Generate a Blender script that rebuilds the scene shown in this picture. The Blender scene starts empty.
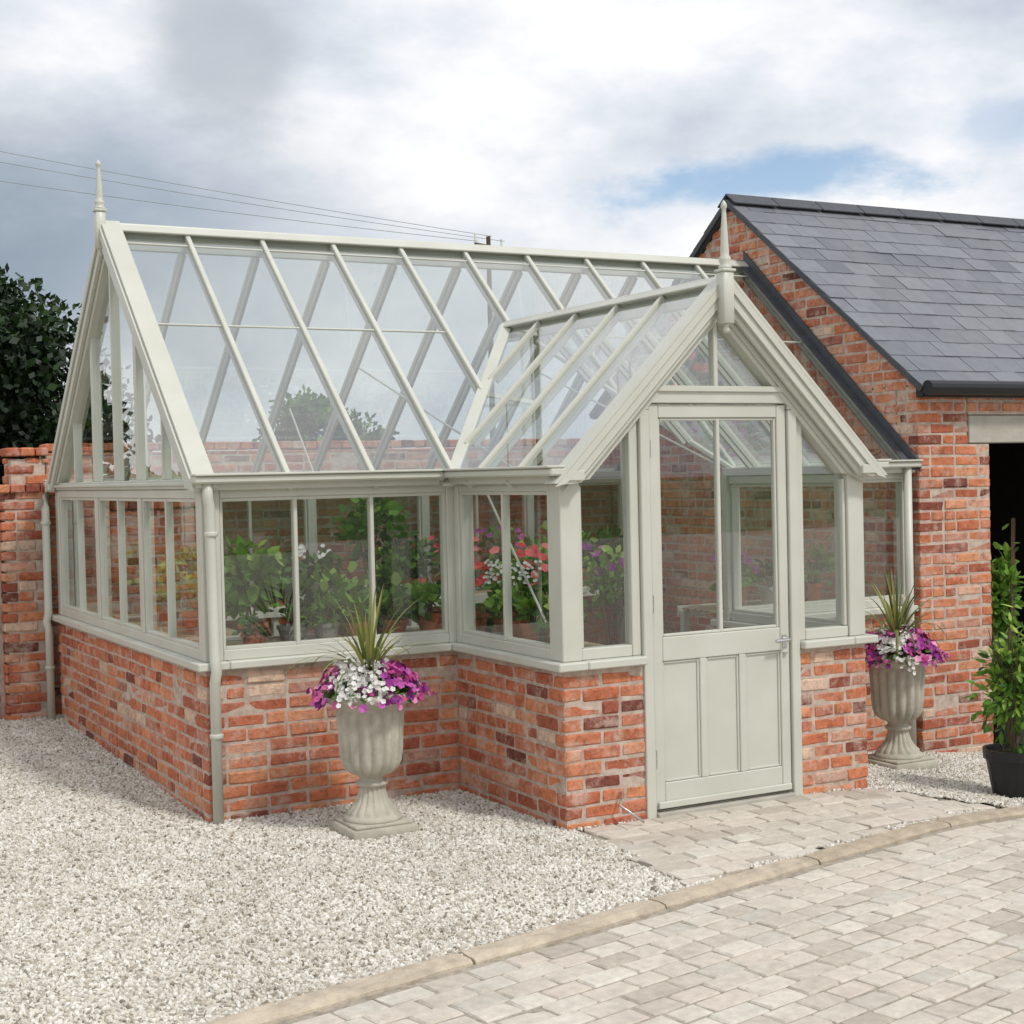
import bpy, bmesh, math, random
import numpy as np
from mathutils import Vector, Matrix, noise as mnoise
random.seed(7); rng=np.random.default_rng(7)
scene=bpy.context.scene
COL=scene.collection
# ------------------------------------------------------------------ helpers
def lin(r,g,b):
    f=lambda c:(c/255/12.92) if c/255<=0.04045 else ((c/255+0.055)/1.055)**2.4
    return (f(r),f(g),f(b),1.0)
def V(*a): return np.array(a,float)
def unit(v): return v/np.linalg.norm(v)
def g(x,y):
    t=min(max(x-3.0,0),5.0); r=-0.1*(t*t/(t+0.35)) if t>0 else 0
    fx=min(max((1.0-x)/0.9,0),1); fx=fx*fx*(3-2*fx)
    return r+0.022*min(max(y,0),3.6)*fx
_tmpl=None
def tmpl():
    global _tmpl
    if _tmpl is None:
        bm=bmesh.new(); bmesh.ops.create_cube(bm,size=2.0)
        bmesh.ops.bevel(bm,geom=bm.edges[:],offset=0.2,segments=1,affect='EDGES')
        bm.verts.ensure_lookup_table()
        s=np.array([v.co[:] for v in bm.verts]); sg=np.sign(s); ins=(np.abs(s)<0.99).astype(float)
        _tmpl=(sg,ins,[[v.index for v in f.verts] for f in bm.faces]); bm.free()
    return _tmpl
class MB:
    def __init__(s): s.v=[];s.f=[];s.m=[];s.r=[];s.n=0
    def add(s,v,f,mat=0,r=0.5):
        v=np.asarray(v,float); s.v.append(v)
        n=s.n
        for q in f: s.f.append([i+n for i in q])
        s.m+= [mat]*len(f); s.r+= [r]*len(f); s.n+=len(v)
    def box(s,c,h,A=None,bev=0.004,mat=0,r=0.5,jit=0.0):
        sg,ins,F=tmpl(); h=np.asarray(h,float); b=min(bev,h.min()*0.45)
        P=sg*(h-ins*b)
        if jit: P=P+rng.normal(0,jit,P.shape)
        if A is not None: P=P@A
        s.add(P+np.asarray(c,float),F,mat,r)
    def bx(s,x0,x1,y0,y1,z0,z1,mat=0,bev=0.004,r=0.5):
        s.box(((x0+x1)/2,(y0+y1)/2,(z0+z1)/2),(abs(x1-x0)/2,abs(y1-y0)/2,abs(z1-z0)/2),None,bev,mat,r)
    def beam(s,p,q,w,h,up=(0,0,1),mat=0,bev=0.004,off=(0,0),r=0.5):
        p=np.asarray(p,float);q=np.asarray(q,float);d=q-p;L=np.linalg.norm(d);d=d/L
        sd=unit(np.cross(d,np.asarray(up,float)));n=np.cross(sd,d)
        c=(p+q)/2+sd*off[0]+n*off[1]
        s.box(c,(L/2,w/2,h/2),np.array([d,sd,n]),bev,mat,r)
    def lathe(s,prof,seg=32,c=(0,0,0),mat=0,fn=None,r=0.5):
        vs=[];fs=[]
        for (rr,z) in prof:
            for k in range(seg):
                t=2*math.pi*k/seg; m=fn(t,z) if fn else 1
                vs.append((rr*m*math.cos(t),rr*m*math.sin(t),z))
        for i in range(len(prof)-1):
            for k in range(seg):
                a=i*seg+k;b=i*seg+(k+1)%seg
                fs.append([a,b,b+seg,a+seg])
        fs.append(list(range(seg))[::-1]); fs.append([ (len(prof)-1)*seg+k for k in range(seg)])
        s.add(np.array(vs)+np.asarray(c,float),fs,mat,r)
    def tube(s,pts,rad,seg=8,mat=0,r=0.5):
        pts=[np.asarray(p,float) for p in pts]; vs=[];fs=[]
        rad=rad if hasattr(rad,'__len__') else [rad]*len(pts)
        for i,p in enumerate(pts):
            d=unit(pts[min(i+1,len(pts)-1)]-pts[max(i-1,0)])
            a=V(0,0,1) if abs(d[2])<0.9 else V(1,0,0)
            u=unit(np.cross(d,a));w=np.cross(d,u)
            for k in range(seg):
                t=2*math.pi*k/seg; vs.append(p+rad[i]*(math.cos(t)*u+math.sin(t)*w))
        for i in range(len(pts)-1):
            for k in range(seg):
                a=i*seg+k;b=i*seg+(k+1)%seg; fs.append([a,b,b+seg,a+seg])
        fs.append(list(range(seg))[::-1]); fs.append([(len(pts)-1)*seg+k for k in range(seg)])
        s.add(vs,fs,mat,r)
    def obj(s,name,mats,parent=None,smooth=False):
        me=bpy.data.meshes.new(name)
        v=np.concatenate(s.v) if s.v else np.zeros((0,3))
        me.from_pydata(v.tolist(),[],s.f); 
        for m in mats: me.materials.append(m)
        me.polygons.foreach_set('material_index',s.m)
        at=me.attributes.new('rnd','FLOAT','FACE'); at.data.foreach_set('value',s.r)
        if smooth: me.polygons.foreach_set('use_smooth',[True]*len(me.polygons))
        me.update()
        o=bpy.data.objects.new(name,me); COL.objects.link(o)
        if parent: o.parent=parent
        return o
def empty(name):
    o=bpy.data.objects.new(name,None); COL.objects.link(o); return o
# ------------------------------------------------------------------ materials
class NT:
    def __init__(s,name):
        s.mat=bpy.data.materials.new(name); s.mat.use_nodes=True; s.t=s.mat.node_tree; s.t.nodes.clear()
        s.out=s.t.nodes.new('ShaderNodeOutputMaterial')
    def n(s,ty,**k):
        x=s.t.nodes.new(ty)
        for a,b in k.items():
            if a=='ins':
                for i,v in b.items(): 
                    if isinstance(v,bpy.types.NodeSocket): s.t.links.new(v,x.inputs[i])
                    else: x.inputs[i].default_value=v
            else: setattr(x,a,b)
        return x
    def l(s,a,b): s.t.links.new(a,b)
    def coord(s,kind='Object'): return s.n('ShaderNodeTexCoord').outputs[kind]
    def noise(s,scale,detail=4,rough=0.55,vec=None):
        x=s.n('ShaderNodeTexNoise'); x.inputs['Scale'].default_value=scale; x.inputs['Detail'].default_value=detail; x.inputs['Roughness'].default_value=rough
        s.l(vec if vec is not None else s.coord(),x.inputs['Vector']); return x.outputs['Fac']
    def ramp(s,fac,stops,interp='LINEAR'):
        x=s.n('ShaderNodeValToRGB'); cr=x.color_ramp; cr.interpolation=interp
        while len(cr.elements)<len(stops): cr.elements.new(0.5)
        for e,(p,c) in zip(cr.elements,stops): e.position=p; e.color=c if len(c)==4 else (*c,1)
        s.l(fac,x.inputs[0]); return x.outputs[0]
    def mix(s,a,b,fac,mode='MIX'):
        x=s.n('ShaderNodeMix',data_type='RGBA',blend_type=mode)
        for i,v in ((0,fac),(6,a),(7,b)):
            if isinstance(v,bpy.types.NodeSocket): s.l(v,x.inputs[i])
            else: x.inputs[i].default_value=v
        return x.outputs[2]
    def math(s,op,a,b=None):
        x=s.n('ShaderNodeMath',operation=op)
        for i,v in ((0,a),(1,b)):
            if v is None: continue
            if isinstance(v,bpy.types.NodeSocket): s.l(v,x.inputs[i])
            else: x.inputs[i].default_value=v
        return x.outputs[0]
    def bsdf(s,col,rough=0.6,bump=None,bs=0.3,bd=0.01,spec=0.5,metal=0.0,**k):
        x=s.n('ShaderNodeBsdfPrincipled')
        for nm,v in (('Base Color',col),('Roughness',rough),('Specular IOR Level',spec),('Metallic',metal)):
            if isinstance(v,bpy.types.NodeSocket): s.l(v,x.inputs[nm])
            else: x.inputs[nm].default_value=v
        if bump is not None:
            b=s.n('ShaderNodeBump'); b.inputs['Strength'].default_value=bs; b.inputs['Distance'].default_value=bd
            s.l(bump,b.inputs['Height']); s.l(b.outputs[0],x.inputs['Normal'])
        s.l(x.outputs[0],s.out.inputs[0]); return s.mat
    def attr(s): return s.n('ShaderNodeAttribute',attribute_name='rnd').outputs['Fac']
G1=lambda v:(v,v,v,1)
def m_paint():
    t=NT('sage_cream_paint'); n=t.noise(3,4); n2=t.noise(40,2)
    c=t.ramp(n,[(0.3,lin(190,190,177)),(0.7,lin(200,200,188))])
    return t.bsdf(c,0.40,bump=n2,bs=0.05,bd=0.002)
def m_brick():
    t=NT('reclaimed_brick'); r=t.attr()
    c=t.ramp(r,[(0.0,lin(122,74,64)),(0.08,lin(150,86,70)),(0.2,lin(176,102,78)),(0.36,lin(196,116,84)),(0.5,lin(206,130,92)),(0.62,lin(192,124,100)),(0.74,lin(216,144,102)),(0.86,lin(208,160,136)),(0.94,lin(164,104,90)),(1.0,lin(218,188,164))])
    n=t.noise(24,6,0.68); c=t.mix(c,t.ramp(n,[(0.3,G1(0.45)),(0.5,G1(1.0)),(0.72,G1(1.35))]),0.8,'MULTIPLY')
    n3=t.noise(8,7,0.75); f=t.ramp(n3,[(0.50,G1(0)),(0.67,G1(0.75))])
    c=t.mix(c,lin(210,190,174),f)
    n4=t.noise(12,5,0.65); c=t.mix(c,lin(104,72,66),t.ramp(n4,[(0.59,G1(0)),(0.74,G1(0.55))]))
    n5=t.noise(1.3,4,0.6); c=t.mix(c,t.ramp(n5,[(.35,(.84,.82,.82,1)),(.65,(1.06,1.05,1.04,1))]),1.0,'MULTIPLY')
    return t.bsdf(c,0.9,bump=t.noise(80,5,0.7),bs=1.0,bd=0.007,spec=0.2)
def m_mortar():
    t=NT('lime_mortar'); n=t.noise(18,5,0.6)
    c=t.ramp(n,[(0.3,lin(166,146,132)),(0.7,lin(208,192,177))])
    return t.bsdf(c,0.95,bump=t.noise(140,4,0.7),bs=0.8,bd=0.004,spec=0.1)
def m_simple(name,c,rough=0.6,var=0.2,ns=12,bs=0.15,bd=0.004,spec=0.4,metal=0):
    t=NT(name); n=t.noise(ns,5,0.6)
    cc=t.mix(c,t.ramp(n,[(0.25,G1(1-var)),(0.75,G1(1+var))]),1.0,'MULTIPLY')
    return t.bsdf(cc,rough,bump=t.noise(ns*6,4,0.6),bs=bs,bd=bd,spec=spec,metal=metal)
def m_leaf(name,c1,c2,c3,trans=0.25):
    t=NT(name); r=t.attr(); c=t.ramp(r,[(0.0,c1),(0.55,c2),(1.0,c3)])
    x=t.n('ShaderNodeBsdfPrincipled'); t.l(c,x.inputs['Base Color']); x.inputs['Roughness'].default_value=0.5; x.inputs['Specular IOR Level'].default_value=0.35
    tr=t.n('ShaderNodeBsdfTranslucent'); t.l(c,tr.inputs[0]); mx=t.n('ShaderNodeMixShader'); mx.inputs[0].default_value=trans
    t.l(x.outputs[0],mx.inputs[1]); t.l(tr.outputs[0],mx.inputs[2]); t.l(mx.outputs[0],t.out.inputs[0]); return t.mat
def m_glass(name,base,tint):
    t=NT(name); lw=t.n('ShaderNodeLayerWeight'); lw.inputs[0].default_value=0.5
    f=t.math('POWER',lw.outputs['Facing'],3.6); f=t.math('MULTIPLY',f,0.78); f=t.math('ADD',f,base)
    tr=t.n('ShaderNodeBsdfTransparent'); tr.inputs[0].default_value=tint
    gl=t.n('ShaderNodeBsdfGlossy'); gl.inputs['Roughness'].default_value=0.0; gl.inputs[0].default_value=(1,1,1,1)
    mx=t.n('ShaderNodeMixShader'); t.l(f,mx.inputs[0]); t.l(tr.outputs[0],mx.inputs[1]); t.l(gl.outputs[0],mx.inputs[2]); t.l(mx.outputs[0],t.out.inputs[0]); return t.mat
def m_attrramp(name,stops,rough=0.85,ns=30,bs=0.5,bd=0.004,var=0.2,stain=None,spec=0.25):
    t=NT(name); c=t.ramp(t.attr(),stops); n=t.noise(ns,6,0.65)
    c=t.mix(c,t.ramp(n,[(0.3,G1(1-var)),(0.7,G1(1+var))]),1.0,'MULTIPLY')
    if stain: c=t.mix(c,stain[0],t.ramp(t.noise(stain[1],5,0.65),[(0.5,G1(0)),(0.75,G1(stain[2]))]))
    return t.bsdf(c,rough,bump=t.noise(ns*3,5,0.65),bs=bs,bd=bd,spec=spec)
PAINT=m_paint(); BRICK=m_brick(); MORTAR=m_mortar(); GLASS=m_glass('window_glass',0.09,(.86,.89,.88,1)); RGLASS=m_glass('roof_glass',0.23,(.87,.91,.90,1))
LEAD=m_simple('lead_flashing',lin(72,75,80),0.6,0.2)
BLACK=m_simple('black_plastic',lin(30,31,33),0.35,0.1)
STEEL=m_simple('brushed_steel',(0.6,0.6,0.6,1),0.3,0.1,metal=1.0)
CONC=m_simple('concrete_lintel',lin(174,169,158),0.9,0.15,9,0.4)
SLATE=m_attrramp('roof_slate',[(0,lin(104,107,113)),(0.5,lin(116,118,124)),(1,lin(128,130,136))],0.55,10,0.3,0.003,0.10,(lin(136,135,132),1.5,.3))
STONE=m_simple('cast_stone',lin(178,172,157),0.9,0.24,9,0.6,0.005)
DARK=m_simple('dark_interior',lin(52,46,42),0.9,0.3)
TIMBER=m_simple('staging_timber',lin(168,150,122),0.7,0.25)
TERRA=m_simple('terracotta',lin(184,104,72),0.85,0.18,14)
ZINC=m_simple('zinc_pot',lin(140,140,134),0.5,0.25,14,metal=0.0)
WHITE=m_simple('white_ceramic',lin(226,224,218),0.4,0.05)
SOIL=m_simple('soil',lin(62,46,36),0.95,0.3,40,0.6)
BARK=m_simple('bark',lin(92,76,60),0.9,0.3,14,0.6)
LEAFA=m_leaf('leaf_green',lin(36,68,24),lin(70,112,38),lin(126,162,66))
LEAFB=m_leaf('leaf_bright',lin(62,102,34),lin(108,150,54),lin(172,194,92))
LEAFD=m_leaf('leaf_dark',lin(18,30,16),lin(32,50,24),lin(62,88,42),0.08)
LEAFC=m_leaf('leaf_cordyline',lin(74,88,40),lin(132,140,72),lin(196,184,116),0.2)
FPINK=m_leaf('petal_pink',lin(190,60,130),lin(216,110,170),lin(236,170,206),0.2)
FPURP=m_leaf('petal_purple',lin(104,30,104),lin(158,50,142),lin(192,92,176),0.2)
FWHITE=m_leaf('petal_white',lin(216,214,208),lin(232,230,226),lin(244,240,236),0.2)
FRED=m_leaf('petal_red',lin(200,36,54),lin(230,80,90),lin(240,130,130),0.2)
# ------------------------------------------------------------------ bricks
BL,BH,BD=0.214,0.0625,0.102; CH=0.0742
def brick_val():
    return float(np.clip(rng.normal(0.52,0.27),0,1))
def bricks(mb,P,d,n,L,z0,z1,c0=0,s_corner=False,e_corner=False,lims=None):
    P=V(*P);d=V(*d);n=V(*n); k=c0; z=z0
    while z<z1-0.02:
        h=min(BH,z1-z-0.004)+rng.normal(0,.0008); odd=k%2
        a=0.0;b=L
        if s_corner and odd: a=0.112
        if e_corner and not odd: b=L-0.112
        if lims: 
            la,lb=lims(z+h/2); a=max(a,la); b=min(b,lb)
        x=a; first=True
        while x<b-0.02:
            l=BL+rng.normal(0,0.004)
            if first and not s_corner and odd: l=BL/2-0.005
            elif rng.random()<0.16: l=0.102
            first=False
            if x+l>b or b-(x+l)<0.06: l=b-x
            if l>0.26: l=l/2
            pr=rng.normal(0,0.0024)
            hh=h+rng.normal(0,.0014)
            th=rng.normal(0,.005); A2=np.array([d*math.cos(th)+V(0,0,1)*math.sin(th),n,V(0,0,1)*math.cos(th)-d*math.sin(th)])
            c=P+d*(x+l/2)-n*(BD/2-pr)+V(0,0,z+h/2+rng.normal(0,0.0014))
            mb.box(c,(l/2,BD/2,hh/2),A2,0.008,0,brick_val(),0.002)
            x+=l+0.0115+rng.normal(0,.0014)
        z+=CH; k+=1
MR=0.005
P_,XD,XP,LM,DM=1.19,1.463,3.434,4.93,3.576
EZ,RZ,PZ=1.77,3.36,2.76
MS=(RZ-EZ)/(DM/2); XC=(XD+XP)/2; PS=(PZ-EZ)/(XC-XD)
mz=lambda y:EZ+MS*y
pz=lambda x:EZ+PS*(x-XD)
vy=lambda x:(x-XD)*PS/MS
YJ=vy(XC); YF=-P_
SILL=0.80
# ------------------------------------------------------------------ greenhouse
gh=empty('greenhouse')
mb=MB(); z0=-0.18
bricks(mb,(0,DM,0),(0,-1,0),(-1,0,0),DM,z0,SILL,0,False,True)
bricks(mb,(0,0,0),(1,0,0),(0,-1,0),XD,z0,SILL,0,True,False)
bricks(mb,(XD,0,0),(0,-1,0),(-1,0,0),P_,z0,SILL,0,False,True)
bricks(mb,(XD,YF,0),(1,0,0),(0,-1,0),1.945-XD,z0,SILL,0,True,False)
bricks(mb,(2.94,YF,0),(1,0,0),(0,-1,0),XP-2.94,z0,SILL,0,False,True)
bricks(mb,(XP,YF,0),(0,1,0),(1,0,0),P_,z0,SILL,0,True,False)
bricks(mb,(XP,0,0),(1,0,0),(0,-1,0),LM-XP-0.01,z0,SILL,0,False,False)
bricks(mb,(0.1,DM-0.21,0),(1,0,0),(0,-1,0),LM-0.15,0.1,SILL,0)
def core(x0,x1,y0,y1,z1=SILL-0.004): mb.bx(x0,x1,y0,y1,z0,z1,1,0.001)
core(MR,0.2,0.2,DM-0.01); core(MR,XD+0.15,MR,0.195); core(XD+MR,XD+0.2,YF+0.2,0.0); core(XD+MR,1.94,YF+MR,YF+0.195)
core(2.945,XP-MR,YF+MR,YF+0.195); core(XP-0.2,XP-MR,YF+0.2,0.0); core(XP-0.1,LM-0.01,MR,0.195); core(0.21,LM-0.01,DM-0.2,DM)
mb.obj('dwarf_wall',[BRICK,MORTAR],gh)
fr=MB(); gl=MB(); rgl=MB()
def quad(a,b,c,d,tilt=0.0015,m=None):
    m=m or gl
    Q=[V(*p) for p in (a,b,c,d)]
    nn=unit(np.cross(Q[1]-Q[0],Q[2]-Q[0])); k1=rng.normal(0,tilt);k2=rng.normal(0,tilt)
    Q[1]=Q[1]+nn*k1; Q[2]=Q[2]+nn*(k1+k2); Q[3]=Q[3]+nn*k2
    m.add(Q,[[0,1,2,3]])
def poly(pts,m=None): (m or gl).add([V(*p) for p in pts],[list(range(len(pts)))])
def winwall(P,d,n,L,posts,thin,zb=0.842,zt=1.745,ends=(0.10,0.10)):
    P=V(*P);d=V(*d);n=V(*n);T=0.07
    def bar(u0,u1,za,zb_,t=T,off=0.0,bev=0.004):
        c=P+d*(u0+u1)/2-n*(0.01+t/2-off)+V(0,0,(za+zb_)/2)
        fr.box(c,((u1-u0)/2,t/2,(zb_-za)/2),np.array([d,n,V(0,0,1)]),bev)
    if ends[0]: bar(0,ends[0],zb,zt,0.1,0.008)
    if ends[1]: bar(L-ends[1],L,zb,zt,0.1,0.008)
    e0,e1=ends[0],L-ends[1]
    bar(e0,e1,zb,zb+0.055,0.075,0.004); bar(e0,e1,zt-0.05,zt,0.075,0.004)
    for u,w in posts: bar(u-w/2,u+w/2,zb+0.055,zt-0.05,0.08,0.006)
    for u in thin: bar(u-0.011,u+0.011,zb+0.055,zt-0.05,0.045,0.0,0.003)
    cells=sorted([(e0,0)]+[(u,w/2) for u,w in posts]+[(e1,0)])
    for (a,wa),(b,wb) in zip(cells[:-1],cells[1:]):
        a2=a+wa;b2=b-wb
        bar(a2,a2+0.018,zb+0.055,zt-0.05,0.05,-0.006,0.002); bar(b2-0.018,b2,zb+0.055,zt-0.05,0.05,-0.006,0.002)
        bar(a2+0.018,b2-0.018,zb+0.055,zb+0.073,0.05,-0.006,0.002); bar(a2+0.018,b2-0.018,zt-0.068,zt-0.05,0.05,-0.006,0.002)
        cut=[a2]+[u for u in thin if a2<u<b2]+[b2]
        for u,v in zip(cut[:-1],cut[1:]):
            o=-n*0.032
            quad(P+d*u+o+V(0,0,zb+.05),P+d*v+o+V(0,0,zb+.05),P+d*v+o+V(0,0,zt-.045),P+d*u+o+V(0,0,zt-.045))
step=LM/10
winwall((0,DM,0),(0,-1,0),(-1,0,0),DM,[(1.245,0.075),(2.33,0.075)],[0.67,1.79,2.87])
winwall((0.103,0,0),(1,0,0),(0,-1,0),XD-0.083,[],[0.42,0.865],ends=(0.001,0.06))
winwall((XD,-.0,0),(0,-1,0),(-1,0,0),P_-.115,[],[0.56],ends=(0.05,0.02))
winwall((XP,YF+.115,0),(0,1,0),(1,0,0),P_-.115,[],[0.5],ends=(0.02,0.05))
winwall((XP-0.02,0,0),(1,0,0),(0,-1,0),LM-XP+0.01,[],[0.5,0.98],ends=(0.06,0.05))
winwall((LM-0.02,DM,0),(-1,0,0),(0,1,0),LM-0.13,[(step*2,.06),(step*4,.06),(step*6,.06),(step*8,.06)],[step*1,step*3,step*5,step*7,step*9],ends=(.05,.02))
def sill(x0,x1,y0,y1): fr.bx(x0,x1,y0,y1,SILL,SILL+0.042,0,0.006)
sill(-0.05,0.12,-0.05,DM+0.05); sill(0.122,XD-0.052,-0.05,0.12); sill(XD-0.05,XD+0.12,YF-0.05,0.12)
sill(XD+0.122,1.938,YF-0.05,YF+0.12); sill(2.960,XP-0.122,YF-0.05,YF+0.12); sill(XP-0.12,XP+0.05,YF-0.05,0.12); sill(XP+0.052,LM-0.005,-0.05,0.12); sill(0.122,LM-0.01,DM-0.12,DM+0.05)
def eave(p,q,n):
    p=V(*p);q=V(*q);n=V(*n)
    fr.beam(p-n*0.04+V(0,0,1.772),q-n*0.04+V(0,0,1.772),0.10,0.05)
    fr.beam(p+n*0.028+V(0,0,1.760),q+n*0.028+V(0,0,1.760),0.03,0.045)
    fr.beam(p+n*0.060+V(0,0,1.793),q+n*0.060+V(0,0,1.793),0.092,0.040,bev=0.012)
    fr.beam(p+n*0.072+V(0,0,1.819),q+n*0.072+V(0,0,1.819),0.098,0.012,bev=0.003)
eave((-0.06,0,0),(XD-0.10,0,0),(0,-1,0))
eave((XD,0.0,0),(XD,YF-0.10,0),(-1,0,0)); eave((XP,YF-0.10,0),(XP,0,0),(1,0,0)); eave((XP+0.1,0,0),(LM-0.01,0,0),(0,-1,0))
eave((LM-0.02,DM,0),(-0.06,DM,0),(0,1,0))
fr.bx(-0.012,0.075,0.05,DM-.05,1.747,1.80,0); fr.bx(-0.03,-0.0125,0.02,DM-0.02,1.765,1.785,0)
for y,w in ((DM-1.245,.06),(DM-2.33,.06),(DM-.67,.022),(DM-1.79,.03),(DM-2.87,.022)):
    zt=EZ+MS*min(y,DM-y)-0.03
    fr.bx(0.0,0.06,y-w/2,y+w/2,1.80,zt,0)
for a,b in ((0.02,DM-2.33),(DM-2.33,DM-1.245),(DM-1.245,DM-.02)):
    pt=[(0.03,a,1.80),(0.03,b,1.80),(0.03,b,EZ+MS*min(b,DM-b))]
    if a<DM/2<b: pt.append((0.03,DM/2,RZ-.03))
    pt.append((0.03,a,EZ+MS*min(a,DM-a))); t_=rng.normal(0,.004); pt=[(p[0]+t_*(p[1]-a),p[1],p[2]) for p in pt]; poly(pt)
def slope_bar(x,ya,yb,w=0.036,h=0.055,side=1,dz=0.0):
    f=(lambda y:V(x,y,mz(y)+dz)) if side==1 else (lambda y:V(x,DM-y,mz(y)+dz))
    nn=V(0,-MS,1) if side==1 else V(0,MS,1)
    fr.beam(f(ya),f(yb),w,h,up=nn)
yr=DM/2-0.02
for k in range(0,11):
    x=min(max(k*step,0.03),LM-0.03)
    y0=-0.03
    if XD+0.02<x<XP-0.02: y0=vy(x if x<XC else 2*XC-x)+0.02
    slope_bar(x,y0,yr,0.030,0.05); slope_bar(x,-0.03,yr,0.026,0.045,side=-1)
    slope_bar(x,max(y0,0.02)+0.02,yr-0.03,0.022,0.03,1,-0.055); slope_bar(x,0.02,yr-0.03,0.024,0.05,-1,-0.07)
def sp(x,y): return (x,y,mz(y)+0.006)
for k in range(10):
    a=k*step;b=(k+1)*step
    f=lambda x:-0.04 if (x<=XD+.03 or x>=XP-.03) else vy(x if x<XC else 2*XC-x)
    if a<XC<b: poly([sp(a,f(a)),sp(XC,YJ),sp(b,f(b)),sp(b,yr),sp(a,yr)],rgl)
    else:
        fa,fb=f(a),f(b)
        quad(sp(a,fa),sp(b,fb),sp(b,yr),sp(a,yr),0.001,rgl)
    bq=lambda x,y:(x,DM-y,mz(y)+0.006)
    quad(bq(a,-0.04),bq(b,-0.04),bq(b,yr),bq(a,yr),0.001,rgl)
    yl=DM/2*0.585
    nn=V(0,-MS,1)
    if f(a)<yl-0.05 and f(b)<yl-0.05:
        fr.beam(sp(a+0.02,yl),sp(b-0.02,yl),0.012,0.012,up=nn)
    fr.beam(sp(a+0.02,yr-0.09),sp(b-0.02,yr-0.09),0.012,0.012,up=nn)
fr.bx(-0.02,LM-0.01,DM/2-0.022,DM/2+0.022,RZ-0.12,RZ+0.025); 
fr.beam((-0.04,DM/2-0.04,RZ+0.012),(LM-0.01,DM/2-0.04,RZ+0.012),0.07,0.014,up=V(0,-MS,1)); fr.beam((-0.04,DM/2+0.04,RZ+0.010),(LM-0.01,DM/2+0.04,RZ+0.010),0.07,0.014,up=V(0,MS,1))
fr.tube([(-0.04,DM/2,RZ+0.035),(LM-0.01,DM/2,RZ+0.035)],0.014,8)
def profile(u0,uc,zl,zc,sl_,lo,hi,zcut):
    a=zl(u0)
    if a+lo<zcut:
        us=u0+(zcut-(a+lo))/sl_; pts=[(us,zcut),(uc,zc+lo),(uc,zc+hi),(u0,a+hi)]
        if a+hi>zcut+.001: pts.append((u0,zcut))
    else: pts=[(u0,a+lo),(uc,zc+lo),(uc,zc+hi),(u0,a+hi)]
    return pts
def extr(m,A,B):
    n=len(A); m.add(A+B,[list(range(n)),list(range(n,2*n))[::-1]]+[[i,n+i,n+(i+1)%n,(i+1)%n] for i in range(n)])
def board_yz(s,x0,x1,y0,lo,hi,m=None,zc=1.735):
    f=(lambda y:y) if s==1 else (lambda y:DM-y)
    ps=profile(y0,DM/2,mz,RZ,MS,lo,hi,zc)
    extr(m or fr,[(x0,f(a),b) for a,b in ps],[(x1,f(a),b) for a,b in ps])
def board_xz(s,y0,y1,xs_,lo,hi,zc=1.735):
    f=(lambda x:x) if s==1 else (lambda x:2*XC-x)
    ps=profile(xs_,XC,pz,PZ,PS,lo,hi,zc)
    extr(fr,[(f(a),y0,b) for a,b in ps],[(f(a),y1,b) for a,b in ps])
for s in (1,-1):
    e=0.0 if s==1 else 0.0005
    board_yz(s,-0.042+e,0.075,-0.062,0.035,0.060)
    board_yz(s,-0.045+e,-0.022,-0.050,-0.110,0.033)
    board_yz(s,-0.058+e,-0.047,-0.058,-0.03,0.034)
    board_yz(s,-0.020+e,0.060,0.03,-0.17,-0.03,None,1.80)
fl=MB()
board_yz(1,LM-0.085,LM-.004,-0.06,0.040,0.052,fl); board_yz(-1,LM-0.085,LM-.004,-0.06,0.040,0.052,fl)
board_yz(1,LM-0.016,LM-.003,-0.09,0.053,0.12,fl)
for sx in (1,-1):
    X=lambda x:x if sx==1 else 2*XC-x
    p=V(X(XD-0.05),vy(XD-0.05),mz(vy(XD-0.05))+0.015);q=V(XC,YJ,PZ+0.02)
    fr.beam(p,q,0.08,0.026,up=V(0,0,1))
def pp(x,y,s,dz=0.006): return V(x if s==1 else 2*XC-x,y,pz(x)+dz)
yfr=YF-0.085
for s in (1,-1):
    nn=V(-PS*s,0,1)
    ys=[YF+0.0+i*0.46 for i in range(1,6)]
    for i,y in enumerate(ys):
        xa=XD-0.04 if y<0 else XD+y*MS/PS+0.02
        if y>YJ-0.05: continue
        fr.beam(pp(xa,y,s,0.0),pp(XC-0.02,y,s,0.0),0.028,0.045,up=nn)
        fr.beam(pp(xa+.05,y,s,-0.055),pp(XC-0.04,y,s,-0.055),0.020,0.03,up=nn)
    poly([pp(XD-0.05,yfr+.03,s),pp(XD-0.05,0.0,s),pp(XD,0,s),pp(XC,YJ,s),pp(XC,yfr+.03,s)],rgl)
    yb=yfr; e=0 if s==1 else .0005
    board_xz(s,yb-0.016+e,yb+0.085,XD-.085,0.032,0.054)
    board_xz(s,yb-0.004+e,yb+0.018,XD-.075,-0.080,0.030)
    board_xz(s,yb-0.016+e,yb-0.006,XD-.080,-0.018,0.030)
    board_xz(s,yb+0.020+e,yb+0.040,XD-.02,-0.120,-0.02)
    board_xz(s,YF-0.014+e,YF+0.075,XD+0.005,-0.185,-0.04,1.752)
    board_xz(s,YF-0.028+e,YF-0.016,XD+0.005,-0.150,-0.08,1.752)
fr.bx(XC-0.02,XC+0.02,yfr+.05,YJ,PZ-0.10,PZ+0.02); 
fr.beam((XC-0.03,yfr,PZ+0.012),(XC-0.03,YJ,PZ+0.012),0.05,0.014,up=V(-PS,0,1)); fr.beam((XC+0.03,yfr,PZ+0.010),(XC+0.03,YJ,PZ+0.010),0.05,0.014,up=V(PS,0,1))
fr.tube([(XC,yfr,PZ+0.03),(XC,YJ+0.03,PZ+0.03)],0.012,8)
yA=YF+0.012;yB=YF+0.085
top=lambda x:pz(min(x,2*XC-x))-0.18
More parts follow.
